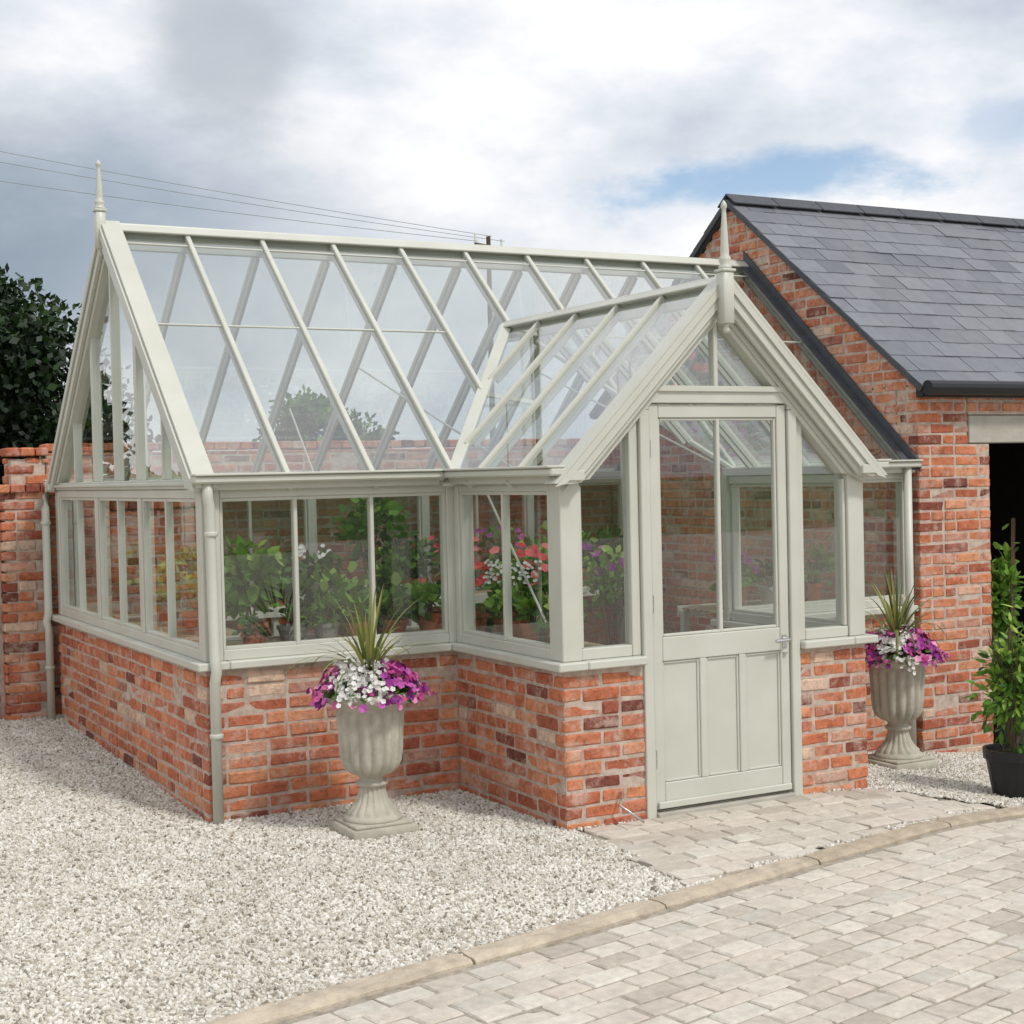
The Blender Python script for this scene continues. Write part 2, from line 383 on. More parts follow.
for s in (1,-1):
    X=(lambda x:x) if s==1 else (lambda x:2*XC-x)
    def b2(xa,xb,za,zb,y0=yA,y1=yB): 
        a,b=sorted((X(xa),X(xb))); fr.bx(a,b,y0,y1,za,zb)
    b2(XD+0.001,XD+0.115,0.843,1.75,YF+0.001,YF+0.112)
    b2(1.94,1.998,-0.02,2.10,YF-0.012,YF+0.10)
    b2(1.885,1.938,0.843,2.05)
    b2(XD+0.117,1.883,0.843,0.90)
    b2(XD+0.117,XD+0.137,0.902,1.72,YF+0.02,YF+0.07)
    poly([(X(XD+0.11),YF+0.045,0.89),(X(1.89),YF+0.045,0.89),(X(1.89),YF+0.045,top(1.89)+.03),(X(XD+.11),YF+0.045,top(XD+.11)+.03)])
fr.bx(1.945,2*XC-1.945,YF-0.010,YF+0.10,2.135,2.215)
for s in (1,-1):
    a,b=sorted((1.945 if s==1 else 2*XC-1.945,1.998 if s==1 else 2*XC-1.998)); fr.bx(a,b,YF-.0118,YF+.0995,2.102,2.134)
fr.bx(1.96,2*XC-1.96,YF-0.024,YF-0.013,2.195,2.225)
poly([(2.05,YF+0.045,2.21),(2*XC-2.05,YF+0.045,2.21),(XC,YF+0.045,top(XC)+0.03)])
fr.bx(XC-0.014,XC+0.014,YF+0.02,YF+0.07,2.218,PZ-0.17)
fr.obj('frame_and_glazing_bars',[PAINT],gh)
gl.obj('glass_panes',[GLASS],gh)
rgl.obj('roof_glass_panes',[RGLASS],gh)
fl.obj('lead_flashing',[LEAD],gh)
# door
dr=MB(); x0,x1=2.004,2*XC-2.004; ya,yb=YF+0.005,YF+0.055
dr.bx(x0,x0+.06,ya,yb,0.035,2.128); dr.bx(x1-.06,x1,ya,yb,0.035,2.128)
dr.bx(x0+.061,x1-.061,ya+.001,yb,2.06,2.128); dr.bx(x0+.061,x1-.061,ya+.001,yb,0.80,0.925); dr.bx(x0+.061,x1-.061,ya+.001,yb,0.035,0.17)
w=(x1-x0-.12)/3
for i in (1,2): dr.bx(x0+.06+w*i-.022,x0+.06+w*i+.022,ya+.001,yb,0.171,0.799)
dr.bx(x0+.05,x1-.05,ya+.018,yb-.01,0.16,0.81)
for i in range(3):
    a=x0+.06+w*i+(.0 if i==0 else .022); b=x0+.06+w*(i+1)-(.0 if i==2 else .022)
    dr.bx(a+.001,a+.012,ya+.009,ya+.019,.172,.798,0,.003); dr.bx(b-.012,b-.001,ya+.009,ya+.019,.172,.798,0,.003); dr.bx(a+.013,b-.013,ya+.009,ya+.019,.172,.183,0,.003); dr.bx(a+.013,b-.013,ya+.009,ya+.019,.787,.798,0,.003)
dr.bx(XC-.011,XC+.011,ya+.008,yb-.008,0.925,2.06)
for a,b,c,d in ((x0+.061,x0+.075,.926,2.059),(x1-.075,x1-.061,.926,2.059)): dr.bx(a,b,ya+.01,yb-.01,c,d)
dr.bx(x0+.076,x1-.076,ya+.01,yb-.01,.926,.94); dr.bx(x0+.076,x1-.076,ya+.01,yb-.01,2.045,2.059)
dr.bx(x0-.004,x1+.004,YF-0.03,YF+0.08,-0.03,0.022,3)
dr.bx(x0+0.01,x1-0.01,ya-0.018,ya-0.001,0.04,0.075,0,.006)
dr.box((x1-.035,ya-.004,0.85),(.016,.004,.035),None,.003,1)
dr.tube([(x1-.035,ya-.005,.86),(x1-.035,ya-.045,.86),(x1-.05,ya-.05,.86),(x1-.13,ya-.05,.858)],0.009,8,1)
dr.lathe([(0.0,-.01),(.012,-.01),(.012,.0),(0,.0)],12,(x1-.035,ya-.008,.79),1)
for z in (.3,1.1,1.9): dr.tube([(x0-.002,ya-.006,z-.045),(x0-.002,ya-.006,z+.045)],0.008,8,1)
dr.obj('door',[PAINT,STEEL,LEAD,CONC],gh)
dg=MB(); dg.add([(x0+.06,YF+.03,.92),(XC,YF+.03,.92),(XC,YF+.03,2.065),(x0+.06,YF+.03,2.065)],[[0,1,2,3]]); dg.add([(XC,YF+.03,.92),(x1-.06,YF+.031,.92),(x1-.06,YF+.031,2.065),(XC,YF+.03,2.065)],[[0,1,2,3]])
dg.obj('door_glass',[GLASS],gh)
ds=MB(); ds.tube([(1.78,YF-.01,.16),(1.75,YF-.05,.10),(1.84,YF-.13,.02)],0.006,6); ds.obj('door_stay',[STEEL],gh,True)
def finial(x,y,zt,zb,name,wd=.034):
    m=MB(); h=zt-zb; hb=h*.42
    m.bx(x-wd,x+wd,y-wd,y+wd,zb,zb+hb,0,.006)
    m.bx(x-wd-.008,x+wd+.008,y-wd-.008,y+wd+.008,zb+hb,zb+hb+.014,0,.004)
    m.lathe([(.0,-.05),(.012,-.045),(.020,-.03),(.012,-.012),(.026,.0)],16,(x,y,zb),0)
    z=zb+hb+.014;H=zt-z
    m.lathe([(.034,0),(.034,H*.04),(.024,H*.07),(.031,H*.12),(.031,H*.16),(.022,H*.20),(.023,H*.25),(.018,H*.5),(.012,H*.80),(.010,H*.86),(.016,H*.89),(.017,H*.92),(.012,H*.96),(.002,H)],16,(x,y,z),0)
    m.obj(name,[PAINT],gh,True)
finial(-0.045,DM/2,3.79,3.24,'gable_finial',.030)
finial(XC-.03,yfr-0.03,3.18,2.54,'porch_finial')
dp=MB()
dp.tube([(0.02,-.06,1.78),(0.02,-.06,1.70),(0.03,-.052,1.66),(0.035,-.062,.86),(0.035,-.085,.80),(0.035,-.052,.74),(0.035,-.05,0.0)],.028,14)
dp.tube([(-.02,DM+.10,1.78),(-.04,DM+.10,1.70),(-.075,DM-.03,1.62),(-.075,DM-.03,.86),(-.09,DM-.03,.8),(-.075,DM-.03,.74),(-.075,DM-.03,.06)],.028,14)
dp.tube([(LM-.10,-.06,1.78),(LM-.10,-.065,-.2)],.028,14)
for z in (1.5,.45): dp.lathe([(.034,0),(.036,.004),(.036,.02),(.034,.024)],14,(0.035,-.055,z)); dp.lathe([(.034,0),(.036,.004),(.036,.02),(.034,.024)],14,(-.075,DM-.03,z))
dp.obj('downpipes',[PAINT],gh,True)
it=MB(); 
it.bx(0.2,LM-.01,.2,DM-.2,-.1,.03,1); it.bx(XD+.2,XP-.2,YF+.02,.199,-.1,.028,1)
def bench(x0,x1,y0,y1,z):
    n=int((y1-y0)/.075)
    for i in range(n): it.bx(x0,x1,y0+i*.075,y0+i*.075+.055,z-.02,z,0)
    it.bx(x0,x1,y0-.022,y0-.002,z-.07,z+.005,2); it.bx(x0,x1,y1+.002,y1+.022,z-.07,z+.005,2)
    k=max(2,int((x1-x0)/1.1)+1)
    for i in range(k):
        xx=x0+.03+(x1-x0-.06)*i/(k-1)
        for yy in (y0+.03,y1-.03): it.bx(xx-.025,xx+.025,yy-.025,yy+.025,.03,z-.025,2)
bench(.25,1.65,.25,.8,.86); bench(.25,4.7,2.75,3.3,.86); bench(3.55,4.75,.25,.8,.86)
bench(XD+.22,XD+.5,-.85,.1,.86); bench(.22,.62,1.0,2.6,.86)
for x in (step*4,step*7):
    it.tube([(x,.08,1.78),(x,DM/2+.75,mz(DM/2-.75)-.1)],.007,6,2)
it.tube([(2.2,-.6,2.35),(2.55,-.1,1.3)],.008,6,2); it.tube([(2.28,-.6,2.4),(2.6,-.1,1.5)],.006,6,2)
it.tube([(XD+.12,-.15,1.72),(XD+.16,-.75,1.0)],.007,6,2); it.tube([(.75,.2,1.7),(.78,.75,2.2)],.006,6,2)
it.obj('floor_and_staging',[TIMBER,CONC,PAINT],gh)
# ------------------------------------------------------------------ brick outbuilding
ob=empty('brick_outbuilding')
BY0,BAX,BEZ,BAZ=-0.06,1.96,2.33,3.86
bsl=(BAZ-BEZ)/(BAX-BY0); BX=LM+0.005; BYB=2*BAX-BY0; XE=9.2
mb=MB(); zb=-0.30
def lims(z):
    if z<BEZ: return (0,BYB-BY0)
    t=(z-BEZ)/bsl; return (t,BYB-BY0-t)
bricks(mb,(BX,BYB,0),(0,-1,0),(-1,0,0),BYB-BY0,zb,BAZ-.03,0,False,True,lims)
ox0,ox1,oz=0.66,3.3,1.94
def frontb(a,b,za,zb_,c0,sc,ec): bricks(mb,(BX+a,BY0,0),(1,0,0),(0,-1,0),b-a,za,zb_,c0,sc,ec)
nlow=int(round((oz-zb)/CH))
frontb(0,ox0,zb,zb+nlow*CH,0,True,False)
lx0=0.46
frontb(0,lx0,zb+nlow*CH,zb+(nlow+3)*CH,nlow,True,False)
frontb(0,XE-BX,zb+(nlow+3)*CH,BEZ+.02,nlow+3,True,False)
frontb(ox1,XE-BX,zb,zb+nlow*CH,0,False,False)
bricks(mb,(BX+ox0,BY0+.11,0),(0,1,0),(1,0,0),.2,zb,zb+nlow*CH,1)
ozt=zb+nlow*CH
mb.bx(BX+MR,BX+.25,BY0+.22,BYB,zb,BEZ,1,.001)
mb.bx(BX+MR,BX+ox0-MR,BY0+MR,BY0+.21,zb,ozt-.002,1,.001); mb.bx(BX+MR,BX+lx0-.01,BY0+MR,BY0+.21,ozt,BEZ,1,.001); mb.bx(BX+lx0,XE,BY0+MR,BY0+.21,ozt+.20,BEZ,1,.001); mb.bx(BX+ox1+.01,XE,BY0+MR,BY0+.21,zb,ozt+.18,1,.001)
mb.add([(BX+MR,BY0+.02,BEZ-.01),(BX+MR,BYB-.02,BEZ-.01),(BX+MR,BAX,BAZ-.03),(BX+.2,BY0+.02,BEZ-.01),(BX+.2,BYB-.02,BEZ-.01),(BX+.2,BAX,BAZ-.03)],[[0,2,1],[3,4,5],[0,3,5,2],[1,2,5,4]],1)
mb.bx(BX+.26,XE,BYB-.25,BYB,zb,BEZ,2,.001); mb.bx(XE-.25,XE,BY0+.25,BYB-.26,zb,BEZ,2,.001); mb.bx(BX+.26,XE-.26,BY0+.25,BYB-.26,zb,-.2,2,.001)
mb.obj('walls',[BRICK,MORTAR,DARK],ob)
li=MB(); li.bx(BX+lx0+.004,BX+ox1+.25,BY0-.004,BY0+.2,ozt+.004,ozt+.205-.01,0,.006); li.obj('lintel',[CONC],ob)
sl=MB()
sd=V(0,math.cos(math.atan(bsl)),math.sin(math.atan(bsl)))
Ls=(BAX-BY0)/sd[1]+.10
for s in (1,-1):
    D=V(0,sd[1]*s,sd[2]);N=V(0,-sd[2]*s,sd[1]); base=V(0,(BY0 if s==1 else BYB),BEZ+.02)-D*.10
    sl.box(base+V((BX+XE)/2,0,0)+D*Ls/2-N*.005+V(0,0,0),((XE-BX)/2+.03,Ls/2,.018),np.array([V(1,0,0),D,N]),.002,1)
    gau=.19;wd=.255
    nr=int(Ls/gau)
    for i in range(nr+1):
        off=-.05-(wd/2 if i%2 else 0); x=BX+off
        while x<XE+.05:
            xa=max(x,BX-.05);xb=min(x+wd-.004,XE+.08)
            if xb-xa>.03:
                l=min(gau*1.35,Ls-i*gau+.02)
                if l>.05:
                    t=unit(D+N*-.030); n2=np.cross(V(1,0,0),t)
                    if n2[2]<0:n2=-n2
                    c=base+V((xa+xb)/2,rng.normal(0,.001),0)+D*(i*gau+l/2+rng.normal(0,.002))+N*(.025+rng.normal(0,.001))
                    sl.box(c,((xb-xa)/2,l/2,.0035),np.array([V(1,0,0),t,n2]),.001,0,float(np.clip(rng.normal(.5,.22),0,1)),.0008)
            x+=wd
x=BX-.05
while x<XE:
    for s in (1,-1):
        D=V(0,sd[1]*s,sd[2]);N=V(0,-sd[2]*s,sd[1])
        c=V(x+.22,BAX,BAZ+.090)-D*.070
        sl.box(c,(.218,.072,.007),np.array([V(1,0,0),D,N]),.003,1,.5)
    x+=.445
sl.obj('slate_roof',[SLATE,LEAD],ob)
vg=MB()
vg.tube([(BX-.04,BY0-.13,BEZ-.03),(XE,BY0-.13,BEZ-.03)],.05,12); vg.bx(BX-.03,XE,BY0-.075,BY0-.01,BEZ-.09,BEZ+.0)
for s in (1,-1):
    D=V(0,sd[1]*s,sd[2]);N=V(0,-sd[2]*s,sd[1]); b0=V(BX-.045,(BY0 if s==1 else BYB),BEZ+.022)-D*.1
    vg.beam(b0,b0+D*(Ls),.012,.04,up=N,mat=1)
vg.obj('gutter_and_verge',[BLACK,LEAD],ob)
# ------------------------------------------------------------------ garden wall
gw=MB(); gy=DM+.16
bricks(gw,(-.02,gy+.03,0),(1,0,0),(0,-1,0),LM+.0,.0,2.03,0)
bricks(gw,(-5.0,gy+.05,0),(1,0,0),(0,-1,0),4.62,-.02,1.58,0)
bricks(gw,(-.36,gy-.05,0),(1,0,0),(0,-1,0),.35,-.02,1.76,0,True,True)
bricks(gw,(-.36,gy+.32,0),(0,-1,0),(-1,0,0),.37,-.02,1.76,0,True,True)
bricks(gw,(-.28,gy+.32,0),(0,-1,0),(-1,0,0),.32,1.80,1.99,0,True,True)
bricks(gw,(-.28,gy,0),(1,0,0),(0,-1,0),.28,1.80,1.99,1,True,True)
gw.bx(-.33,-.03,gy-.04,gy+.3,-.05,1.75,1,.001); gw.bx(-.27,-.03,gy+.01,gy+.28,1.751,1.98,1,.001)
gw.bx(-.02,LM-.02,gy+.03+MR,gy+.24,-.05,2.02,1,.001); gw.bx(-5.0,-.35,gy+.05+MR,gy+.25,-.05,1.575,1,.001)
for x0_,x1_,y0_,z_,dp_ in ((-.02,LM-.02,gy+.02,2.03,.115),(-5.0,-.39,gy+.03,1.585,.115),(-.31,-.0,gy-.025,2.00,.115),(-.40,-.0,gy-.08,1.765,.12)):
    x=x0_
    while x<x1_-.05:
        l=min(.107,x1_-x); gw.box((x+l/2-.003,y0_+dp_,z_+.0 if dp_==.12 else z_+.033),(l/2-.004,dp_,.03),None,.008,0,brick_val(),.0018); x+=.107
gw.obj('garden_wall',[BRICK,MORTAR])
# ------------------------------------------------------------------ ground
KS=0.2
ky=lambda x:-2.71+KS*x
def inpoly(x,y,P):
    c=False;j=len(P)-1
    for i in range(len(P)):
        if (P[i][1]>y)!=(P[j][1]>y) and x<(P[j][0]-P[i][0])*(y-P[i][1])/(P[j][1]-P[i][1])+P[i][0]: c=not c
        j=i
    return c
PATH=[(1.50,YF+.0),(1.40,ky(1.40)+.10),(3.85,ky(3.85)+.10),(3.50,YF+.0)]
def grid(name,xs,ys,inside,zf,mat,dens=None):
    me=bpy.data.meshes.new(name); idx={};v=[];f=[]
    def vid(i,j):
        if (i,j) not in idx: idx[(i,j)]=len(v); v.append((xs[i],ys[j],zf(xs[i],ys[j])))
        return idx[(i,j)]
    for i in range(len(xs)-1):
        for j in range(len(ys)-1):
            if inside((xs[i]+xs[i+1])/2,(ys[j]+ys[j+1])/2): f.append([vid(i,j),vid(i+1,j),vid(i+1,j+1),vid(i,j+1)])
    me.from_pydata(v,[],f); me.materials.append(mat)
    if dens:
        a=me.attributes.new('dens','FLOAT','POINT'); a.data.foreach_set('value',[dens(p[0],p[1]) for p in v])
    o=bpy.data.objects.new(name,me); COL.objects.link(o); me.update(); return o
def m_gravelbase():
    t=NT('gravel_bed'); v=t.n('ShaderNodeTexVoronoi'); v.inputs['Scale'].default_value=55; t.l(t.coord(),v.inputs['Vector'])
    c=t.ramp(t.n('ShaderNodeSeparateColor',ins={0:v.outputs['Color']}).outputs[0],[(0,lin(146,140,128)),(0.5,lin(192,187,176)),(1,lin(216,212,204))])
    return t.bsdf(c,0.9,bump=v.outputs['Distance'],bs=1.0,bd=-0.012,spec=.2)
def m_stone():
    t=NT('gravel_stone'); r=t.n('ShaderNodeObjectInfo').outputs['Random']
    c=t.ramp(r,[(0,lin(122,114,102)),(.08,lin(170,161,147)),(.3,lin(200,193,180)),(.7,lin(216,212,203)),(1,lin(232,230,225))])
    geo=t.n('ShaderNodeNewGeometry').outputs['Position']
    c=t.mix(c,t.ramp(t.noise(1.1,4,.6,geo),[(0.35,(.89,.87,.84,1)),(0.65,(1.03,1.03,1.02,1))]),1.0,'MULTIPLY')
    return t.bsdf(c,0.85,spec=.25)
GB=m_gravelbase(); ST=m_stone()
fr_x=lambda a,b,n:list(np.linspace(a,b,n))
xs=fr_x(-14,-3,12)+fr_x(-2.9,6.6,96)+fr_x(7,12,6); ys=fr_x(-6,-3.5,4)+fr_x(-3.4,3.9,74)
def gin(x,y):
    if y<ky(x)+.02: return False
    if inpoly(x,y,PATH): return False
    if .1<x<LM and .1<y<DM-.1: return False
    if XD+.1<x<XP-.1 and YF+.1<y<=.15: return False
    return True
def dn(x,y):
    if x<-2.5 or x>5.9: return 0
    if y<ky(x)+.09: return 0.0
    if x>BX and y>BY0: return 0
    return 1.0
gv=grid('gravel',xs,ys,gin,g,GB,dn)
ng=bpy.data.node_groups.new('gravel_scatter','GeometryNodeTree')
ng.interface.new_socket('Geometry',in_out='INPUT',socket_type='NodeSocketGeometry'); ng.interface.new_socket('Geometry',in_out='OUTPUT',socket_type='NodeSocketGeometry')
N=ng.nodes.new;Lk=ng.links.new
gi=N('NodeGroupInput');go=N('NodeGroupOutput'); d=N('GeometryNodeDistributePointsOnFaces'); d.distribute_method='RANDOM'
na=N('GeometryNodeInputNamedAttribute'); na.data_type='FLOAT'; na.inputs[0].default_value='dens'
mu=N('ShaderNodeMath'); mu.operation='MULTIPLY'; mu.inputs[1].default_value=5600; Lk(na.outputs['Attribute'],mu.inputs[0]); Lk(mu.outputs[0],d.inputs['Density'])
ico=N('GeometryNodeMeshIcoSphere'); ico.inputs['Radius'].default_value=0.0098; ico.inputs['Subdivisions'].default_value=2
nz=N('ShaderNodeTexNoise'); nz.inputs['Scale'].default_value=110; sub=N('ShaderNodeVectorMath'); sub.operation='SUBTRACT'; sub.inputs[1].default_value=(.5,.5,.5); Lk(nz.outputs['Color'],sub.inputs[0])
sc=N('ShaderNodeVectorMath'); sc.operation='SCALE'; sc.inputs['Scale'].default_value=.014; Lk(sub.outputs[0],sc.inputs[0])
sp_=N('GeometryNodeSetPosition'); Lk(ico.outputs[0],sp_.inputs[0]); Lk(sc.outputs[0],sp_.inputs['Offset'])
sm=N('GeometryNodeSetMaterial'); sm.inputs['Material'].default_value=ST; Lk(sp_.outputs[0],sm.inputs[0])
ip=N('GeometryNodeInstanceOnPoints'); Lk(d.outputs['Points'],ip.inputs['Points']); Lk(sm.outputs[0],ip.inputs['Instance'])
rv=N('FunctionNodeRandomValue'); rv.data_type='FLOAT_VECTOR'; rv.inputs[0].default_value=(0,0,0); rv.inputs[1].default_value=(6.28,6.28,6.28); Lk(rv.outputs[0],ip.inputs['Rotation'])
rs=N('FunctionNodeRandomValue'); rs.data_type='FLOAT_VECTOR'; rs.inputs[0].default_value=(.45,.45,.35); rs.inputs[1].default_value=(1.6,1.25,1.0); rs.inputs['Seed'].default_value=5; Lk(rs.outputs[0],ip.inputs['Scale'])
jn=N('GeometryNodeJoinGeometry'); Lk(gi.outputs[0],d.inputs['Mesh']); Lk(gi.outputs[0],jn.inputs[0]); Lk(ip.outputs[0],jn.inputs[0]); Lk(jn.outputs[0],go.inputs[0])
md=gv.modifiers.new('scatter','NODES'); md.node_group=ng
# block paving
PV=m_attrramp('tumbled_block',[(0,lin(176,166,153)),(.15,lin(192,183,170)),(.45,lin(202,194,181)),(.7,lin(198,187,174)),(.85,lin(208,201,188)),(1,lin(188,181,170))],0.9,22,0.7,0.005,0.14,(lin(160,149,135),2.2,.5))
def m_joint():
    t=NT('jointing_sand'); c=t.ramp(t.noise(30,5),[(0.3,lin(132,123,110)),(0.7,lin(176,167,152))])
    return t.bsdf(c,.95,bump=t.noise(200,3),bs=.5,bd=.003)
JT=m_joint()
pb=MB(); ang=math.atan(KS); dx=V(math.cos(ang),math.sin(ang),0); dy=V(-math.sin(ang),math.cos(ang),0)
O=V(0,ky(0),0)
def field(O,dx,dy,s0,s1,t0,t1,rowh,test,lens,zoff=0.0):
    t=t0
    while t>t1:
        s=s0-rng.random()*.2
        while s<s1:
            l=lens[rng.integers(len(lens))]
            c=O+dx*(s+l/2)+dy*(t+rowh/2+rng.normal(0,.0015))
            if test(c[0],c[1]):
                e=g(c[0]+.1,c[1])-g(c[0]-.1,c[1])
                d1=unit(V(dx[0],dx[1],e/.2*dx[0]+rng.normal(0,.008))); A1=np.array([d1,dy,unit(np.cross(d1,dy))])
                c[2]=g(c[0],c[1])-.028+zoff+rng.normal(0,.0016)
                pb.box(c,(l/2-.004,abs(rowh)/2-.004,.03),A1,.007,0,float(rng.random()),.0016)
            s+=l
        t+=rowh
field(O,dx,dy,-2.2,6.5,-.09,-3.2,-.112,lambda x,y:True,(.15,.17,.18,.20,.22),-.010)
field(V(0,YF,0),V(1,0,0),V(0,1,0),1.3,4.2,-.005,-1.4,-.130,lambda x,y:inpoly(x,y,PATH),(.17,.19,.21,.24))
PAVE=pb.obj('block_paving',[PV,JT])
xs2=fr_x(-14,-2,8)+fr_x(-1.8,6.6,43)+fr_x(7,14,8); 
bed=grid('paving_bed',xs2,fr_x(-16,-5,10)+fr_x(-4.8,-.9,40),lambda x,y:(y<ky(x)+.25) or inpoly(x,y,[(1.3,-1.15),(1.2,-2.7),(4.2,-2.3),(3.9,-1.0),(3.0,-1.1)]),lambda x,y:g(x,y)-.014,JT)
t=NT('far_block_paving'); bt=t.n('ShaderNodeTexBrick'); bt.inputs['Scale'].default_value=1; bt.inputs['Brick Width'].default_value=.19; bt.inputs['Row Height'].default_value=.112; bt.inputs['Mortar Size'].default_value=.005
bt.inputs['Color1'].default_value=lin(190,181,168); bt.inputs['Color2'].default_value=lin(204,195,182); bt.inputs['Mortar'].default_value=lin(146,137,124)
mp=t.n('ShaderNodeMapping'); mp.inputs['Rotation'].default_value=(0,0,-ang); t.l(t.coord(),mp.inputs[0]); t.l(mp.outputs[0],bt.inputs['Vector'])
t.bsdf(bt.outputs['Color'],.9); 
drv=MB(); drv.add([(-30,-30,-.028),(30,-30,-.028),(30,-5.7,-.028),(-30,-7.7,-.028)],[[0,1,2,3]]); drv.obj('driveway',[t.mat])
KM=m_attrramp('sandstone_kerb',[(0,lin(172,157,137)),(1,lin(194,181,162))],.9,12,.9,.010,.22,(lin(134,122,106),4,.55))
kb=MB(); s=-6.0
while s<12:
    l=1.02+rng.normal(0,.03); r_=float(rng.random()); off=rng.normal(0,.003); vs=[];fs=[];K=12
    ring=[(-.064,-.05),(-.062,-.004),(-.050,.010),(-.015,.014),(.03,.014),(.052,.009),(.063,-.005),(.064,-.05)]
    for k in range(K+1):
        q=O+dx*(s+.005+(l-.010)*k/K); q[2]=g(q[0],q[1])
        endk=.75 if k in (0,K) else 1
        for (a,b) in ring: vs.append(q+dy*(a*(1 if endk==1 else .95)+off+.01+rng.normal(0,.0018))+V(0,0,(b if b<0 else b*endk)+rng.normal(0,.0018)))
    R_=len(ring)
    for k in range(K):
        for j in range(R_-1): fs.append([k*R_+j,(k+1)*R_+j,(k+1)*R_+j+1,k*R_+j+1])
    fs.append(list(range(R_))); fs.append([K*R_+j for j in range(R_)][::-1])
    kb.add(vs,fs,0,r_); s+=l
kb.obj('kerb',[KM],None,False)
t=NT('meadow_grass'); c=t.ramp(t.noise(.3,6),[(.3,lin(60,84,36)),(.7,lin(104,122,58))]); GRASS=t.bsdf(c,.95,bump=t.noise(8,4),bs=.6,bd=.05)
gd=MB(); n=64; R=600
gd.add([(R*math.cos(2*math.pi*i/n),R*math.sin(2*math.pi*i/n),-.6) for i in range(n)],[list(range(n))]); gd.obj('ground',[GRASS])
gb=MB(); gb.add([(-14,DM+.2,.05),(12,DM+.2,.05),(30,40,-.4),(-30,40,-.4)],[[0,1,2,3]]); gb.obj('field_slope',[GRASS])
# ------------------------------------------------------------------ plants
def leafshape(mb,c,d,n,L,W,mat,r,curl=0.15):
    d=unit(d); sd=np.cross(d,n); sd=unit(sd) if np.linalg.norm(sd)>1e-6 else V(1,0,0); n=np.cross(sd,d)
    p=[c,c+d*L*.35+sd*W*.5-n*curl*L*.1,c+d*L*.75+sd*W*.35-n*curl*L*.5,c+d*L-n*curl*L,c+d*L*.75-sd*W*.35-n*curl*L*.5,c+d*L*.35-sd*W*.5-n*curl*L*.1,c+d*L*.5-n*curl*L*.1-n*.05*L]
    mb.add(p,[[0,1,6],[1,2,6],[2,3,6],[3,4,6],[4,5,6],[5,0,6]],mat,r)
def rdir(up=0.3):
    v=rng.normal(0,1,3); v[2]=v[2]*.7+up; return unit(v)
def bush(mb,c,rad,n,L,W,mat,up=.3):
    c=V(*c);rad=V(*rad)
    cl=[c+rad*unit(rng.normal(0,1,3))*rng.uniform(.2,.75) for _ in range(max(4,n//25))]
    for i in range(n):
        k=cl[rng.integers(len(cl))]; p=k+rad*rng.normal(0,.24,3); o=unit(p-c+V(0,0,.02))
        hh=(p[2]-c[2])/rad[2]
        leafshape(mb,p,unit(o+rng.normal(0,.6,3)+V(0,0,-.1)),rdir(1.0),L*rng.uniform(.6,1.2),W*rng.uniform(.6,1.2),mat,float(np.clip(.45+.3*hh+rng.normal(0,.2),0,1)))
def flower(mb,c,n,R,mat,r):
    n=unit(n); a=V(0,0,1) if abs(n[2])<.9 else V(1,0,0); u=unit(np.cross(n,a));w=np.cross(n,u)
    vs=[c-n*R*.25]
    for k in range(10):
        t=math.pi*2*k/10; rr=R if k%2==0 else R*.8
        vs.append(c+rr*(math.cos(t)*u+math.sin(t)*w)+n*rng.normal(0,R*.1))
    mb.add(vs,[[0,1+k,1+(k+1)%10] for k in range(10)],mat,r)
def pot(mb,x,y,z,r,h,mat):
    mb.lathe([(r*.72,0),(r*.98,h*.8),(r*1.06,h*.8),(r*1.08,h),(r*.96,h),(r*.92,h*.86),(0.001,h*.86)],20,(x,y,z),mat)
def potted(name,x,y,z,r=.08,h=.14,pm=0,kind='bush',H=.2,W=.14,n=90,L=.07,lm=3,flowers=None,stem=0):
    mb=MB(); pot(mb,x,y,z,r,h,pm)
    mb.lathe([(0.001,h*.87),(r*.9,h*.88),(r*.9,h*.885),(.001,h*.9)],14,(x,y,z),2)
    zc=z+h+H*.45+stem
    for i in range(6):
        a=rng.uniform(0,6.28); mb.tube([(x,y,z+h*.85),(x+math.cos(a)*W*.25,y+math.sin(a)*W*.25,z+h+H*.3+stem*.7),(x+math.cos(a)*W*.6,y+math.sin(a)*W*.6,zc+H*.2)],[.005,.004,.002],5,5)
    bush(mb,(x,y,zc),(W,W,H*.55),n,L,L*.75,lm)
    if flowers is not None:
        for i in range(flowers[1]):
            a=rng.uniform(0,6.28); q=rng.uniform(.2,1)**.5
            p=V(x+math.cos(a)*W*q,y+math.sin(a)*W*q,zc+H*.5*rng.uniform(.2,1.15))
            flower(mb,p,unit(p-V(x,y,zc)+V(-.2,-.4,.3)),flowers[2],flowers[0],float(rng.random()))
    return mb.obj(name,[TERRA,ZINC,SOIL,LEAFA,LEAFB,BARK,FRED,FPURP,FWHITE,WHITE,BLACK,FPINK])
B=.86
PP='potted_plant'
potted(PP,.42,.45,B,.08,.13,0,H=.42,W=.17,n=130,L=.12,lm=4,stem=.05)
potted(PP,.36,.30,B,.05,.08,0,H=.12,W=.08,n=50,L=.05,lm=3)
potted(PP,.62,.36,B,.085,.11,1,H=.14,W=.11,n=80,L=.06)
potted(PP,.82,.36,B,.075,.11,1,H=.15,W=.12,n=100,L=.06,lm=4)
potted(PP,1.02,.36,B,.07,.10,0,H=.17,W=.15,n=150,L=.08,lm=4)
potted(PP,1.25,.38,B,.08,.10,0,H=.20,W=.17,n=160,L=.08,lm=4)
potted(PP,1.5,.42,B,.08,.12,0,H=.20,W=.16,n=140,L=.07,lm=4)
potted(PP,.72,.62,B,.08,.12,0,H=.24,W=.18,n=140,L=.08,lm=3)
potted(PP,1.0,.66,B,.08,.12,0,H=.26,W=.2,n=150,L=.09,lm=4)
potted(PP,1.30,.68,B,.08,.12,0,H=.26,W=.2,n=150,L=.08,lm=3)
